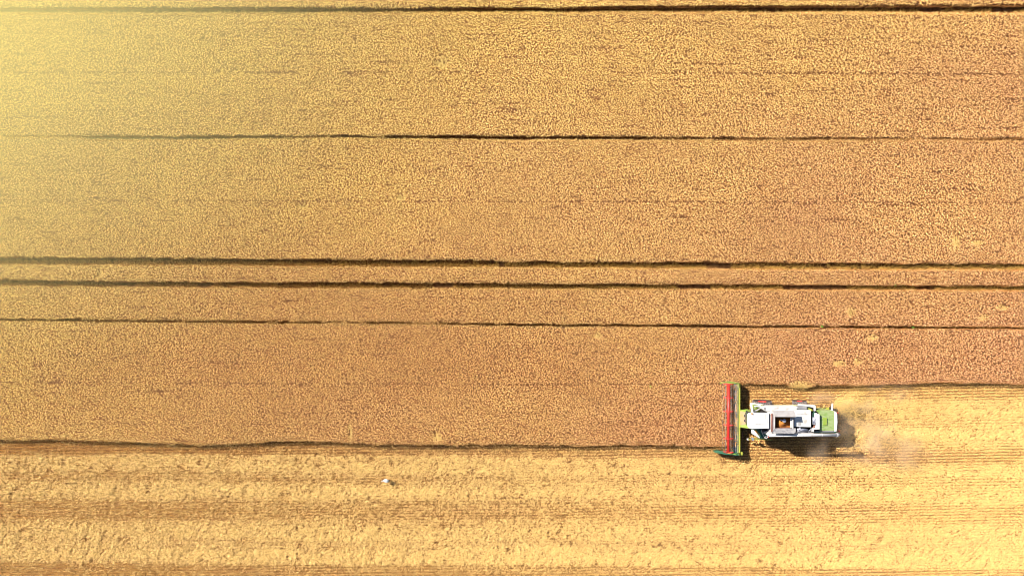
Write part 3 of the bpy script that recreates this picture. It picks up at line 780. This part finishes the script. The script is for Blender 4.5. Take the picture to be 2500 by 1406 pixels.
for yy in (ya + .03, yb2 - .03):
    b = MB(); b.tube([(xa, yy, 1.18), (xb_, yy, 1.98)], .045, 8); b.build("feeder_rail", M['lime'], CH)
for yy in (ya - .25, yb2 + .25):
    b = MB(); b.tube([(xa + .1, yy, .38), (xb_ + .1, yy, .42)], .05, 8); b.build("lift_cylinder", M['steel'], CH)

# ------------------------------------------------------------------ the white bird standing on the stubble
def stork():
    sx, sy = W(944.5, 1168.5, 0.0)
    hd = R(172)                                     # faces the left of the photo
    root = empty("stork", (sx, sy, 0)); tag(root, "white stork standing alone on the golden stubble with its red-brown beak forward", "bird")
    f = Vector((math.cos(hd), math.sin(hd), 0)); sd = Vector((-f.y, f.x, 0)); o = Vector((sx, sy, 0))
    def P(a, b_, z): return o + f * a + sd * b_ + Vector((0, 0, z))
    def skin(name, pts, mat, parent, seg=14):
        b = bmesh.new(); rings = []
        for i, (p, ra, rb) in enumerate(pts):
            d = (pts[min(i + 1, len(pts) - 1)][0] - pts[max(i - 1, 0)][0]).normalized()
            a = sd; c = d.cross(a).normalized()
            rings.append([b.verts.new(p + a * math.cos(t) * ra + c * math.sin(t) * rb) for t in [2 * math.pi * k / seg for k in range(seg)]])
        for i in range(len(rings) - 1):
            for k in range(seg): b.faces.new((rings[i][k], rings[i][(k + 1) % seg], rings[i + 1][(k + 1) % seg], rings[i + 1][k]))
        b.faces.new(rings[0][::-1]); b.faces.new(rings[-1])
        m = MB(); m._add(b); return m.build(name, mat, parent, True)
    # one body: tail, trunk, breast, neck and head
    body = skin("body", [(P(-.30, 0, .52), .02, .01), (P(-.22, 0, .56), .09, .05), (P(-.10, 0, .60), .145, .11), (P(.04, 0, .63), .155, .135), (P(.14, 0, .67), .115, .11),
                  (P(.20, 0, .73), .065, .065), (P(.235, 0, .81), .042, .042), (P(.25, 0, .88), .036, .036), (P(.285, 0, .94), .045, .042), (P(.33, 0, .95), .038, .034), (P(.365, 0, .94), .016, .016)],
         M['plumage'], root)
    for s_ in (-1, 1):
        skin("wing", [(P(.10, s_ * .10, .68), .03, .03), (P(.0, s_ * .125, .68), .055, .06), (P(-.14, s_ * .11, .64), .05, .055), (P(-.26, s_ * .07, .58), .03, .03)], M['plumage'], root)
        skin("wing_feathers", [(P(-.12, s_ * .12, .60), .03, .03), (P(-.24, s_ * .085, .57), .045, .03), (P(-.36, s_ * .04, .52), .02, .012)], M['dark'], root)
        b = MB(); b.tube([P(-.02 + .03 * s_, s_ * .06, .56), P(-.04 + .05 * s_, s_ * .06, .29), P(-.01 + .06 * s_, s_ * .06, .03)], .013, 6)
        for t in (-.5, 0, .5): b.tube([P(-.01 + .06 * s_, s_ * .06, .02), P(.07 + .06 * s_, s_ * .06 + t * .08, .012)], .007, 5)
        b.build("leg", M['beak'], root)
        b = MB(); b.tube([P(.315, s_ * .034, .955), P(.318, s_ * .044, .955)], .008, 8); b.build("eye", M['dark'], root)
    b = MB(); b.tube([P(.35, 0, .94), P(.46, 0, .90), P(.58, 0, .85)], .020, 8, r2=.004); b.build("beak", M['beak'], root)
M['beak'] = noisy("red_brown_beak", (0.42, 0.08, 0.03), (0.55, 0.13, 0.05), 20, 0.5)
stork()

# ------------------------------------------------------------------ flying chaff, dust and an added glow haze
def chaff():
    n = 5200
    cx, cy = ZW(1850, 600, 1.2)
    # thrown out of the tail, fanning back
    t = rng.beta(1.2, 2.4, n); side = rng.normal(0, 1, n)
    ang = R(8)
    r_ = t * 4.5
    X = 30.8 + r_ * np.cos(ang) ; Y = -11.3 + r_ * 0.10 + side * (0.28 + 0.26 * r_)
    Z = np.clip(1.3 + 0.9 * t - 2.2 * t ** 2 + rng.normal(0, .25, n), .06, 2.6)
    P = np.stack([X, Y, Z], 1); D = rng.normal(size=(n, 3))
    V = blades(P, D, rng.uniform(.05, .16, n), rng.uniform(.012, .03, n))
    C = np.array([0.66, 0.44, 0.14]) * (0.6 + 0.6 * rng.random((n, 1)))
    tag(quad_mesh("flying_chaff", V, C, M['straw']), "golden chaff blown out behind the harvester's tail", "chaff", kind="stuff")
chaff()

def dust(name, label, cells, dens, colour, aniso=0.35, nscale=0.6, lo=0.38, hi=0.66, step=None):
    """cells: (centre, half size) ellipsoids inside one box; density = soft ellipsoids x noise"""
    x0 = min(c[0] - h[0] for c, h, a in cells); x1 = max(c[0] + h[0] for c, h, a in cells)
    y0 = min(c[1] - h[1] for c, h, a in cells); y1 = max(c[1] + h[1] for c, h, a in cells)
    z0 = 0.02; z1 = max(c[2] + h[2] for c, h, a in cells)
    b = MB(); b.box(x0, x1, y0, y1, z0, z1)
    m = bpy.data.materials.new(name); m.use_nodes = True; t = m.node_tree; t.nodes.clear()
    out = t.nodes.new("ShaderNodeOutputMaterial"); pv = t.nodes.new("ShaderNodeVolumePrincipled")
    t.links.new(pv.outputs[0], out.inputs["Volume"])
    pv.inputs["Color"].default_value = (*colour, 1); pv.inputs["Anisotropy"].default_value = aniso
    geo = t.nodes.new("ShaderNodeNewGeometry")
    acc = None
    for c, h, amp in cells:
        mp = t.nodes.new("ShaderNodeVectorMath"); mp.operation = 'SUBTRACT'; mp.inputs[1].default_value = c
        t.links.new(geo.outputs["Position"], mp.inputs[0])
        dv = t.nodes.new("ShaderNodeVectorMath"); dv.operation = 'DIVIDE'; dv.inputs[1].default_value = h
        t.links.new(mp.outputs[0], dv.inputs[0])
        ln = t.nodes.new("ShaderNodeVectorMath"); ln.operation = 'LENGTH'; t.links.new(dv.outputs[0], ln.inputs[0])
        mr = t.nodes.new("ShaderNodeMapRange"); mr.interpolation_type = 'SMOOTHSTEP'
        mr.inputs[1].default_value = 0.05; mr.inputs[2].default_value = 1.0; mr.inputs[3].default_value = amp; mr.inputs[4].default_value = 0
        t.links.new(ln.outputs["Value"], mr.inputs[0])
        if acc is None: acc = mr.outputs[0]
        else:
            ad = t.nodes.new("ShaderNodeMath"); ad.operation = 'MAXIMUM'; t.links.new(acc, ad.inputs[0]); t.links.new(mr.outputs[0], ad.inputs[1]); acc = ad.outputs[0]
    if nscale:
        n = t.nodes.new("ShaderNodeTexNoise"); n.inputs["Scale"].default_value = nscale; n.inputs["Detail"].default_value = 5; n.inputs["Distortion"].default_value = 0.6
        t.links.new(geo.outputs["Position"], n.inputs["Vector"])
        r = t.nodes.new("ShaderNodeMapRange"); r.inputs[1].default_value = lo; r.inputs[2].default_value = hi; r.interpolation_type = 'SMOOTHSTEP'
        t.links.new(n.outputs[0], r.inputs[0])
        mu = t.nodes.new("ShaderNodeMath"); mu.operation = 'MULTIPLY'; t.links.new(acc, mu.inputs[0]); t.links.new(r.outputs[0], mu.inputs[1]); acc = mu.outputs[0]
    fm = t.nodes.new("ShaderNodeMath"); fm.operation = 'MULTIPLY'; fm.inputs[1].default_value = dens
    t.links.new(acc, fm.inputs[0]); t.links.new(fm.outputs[0], pv.inputs["Density"])
    o = b.build(name, m); tag(o, label, "dust", kind="stuff")
    return o
def wz(px, py, z, ): x, y = W(px, py, z); return (x, y, z)
dust("dust_cloud", "brown dust drifting up behind the harvester's tail and over its shadow",
     [(wz(2070, 1040, 1.5), (3.0, 3.4, 2.6), 0.9), (wz(2125, 1080, 1.5), (4.2, 3.2, 2.6), 0.85), (wz(1995, 1090, 1.2), (1.6, 2.6, 2.2), .9),
      (wz(2010, 978, 1.2), (2.2, 1.3, 1.8), .8), (wz(2190, 1100, 1.2), (4.4, 3.0, 2.4), .55), (wz(2080, 995, 1.4), (3.2, 2.0, 2.0), .8), (wz(2170, 960, 1.2), (3.4, 1.8, 2.0), .4)],
     0.38, (1.0, 0.88, 0.74))

dust("glow_haze", "added yellow haze volume imitating a glow over the upper left of the field",
     [((-64, 36, 2), (66, 52, 16), 1.0)], 0.062, (1.0, 0.95, 0.48), aniso=-0.2, nscale=0)  # volume added to produce the bright glow at the upper left
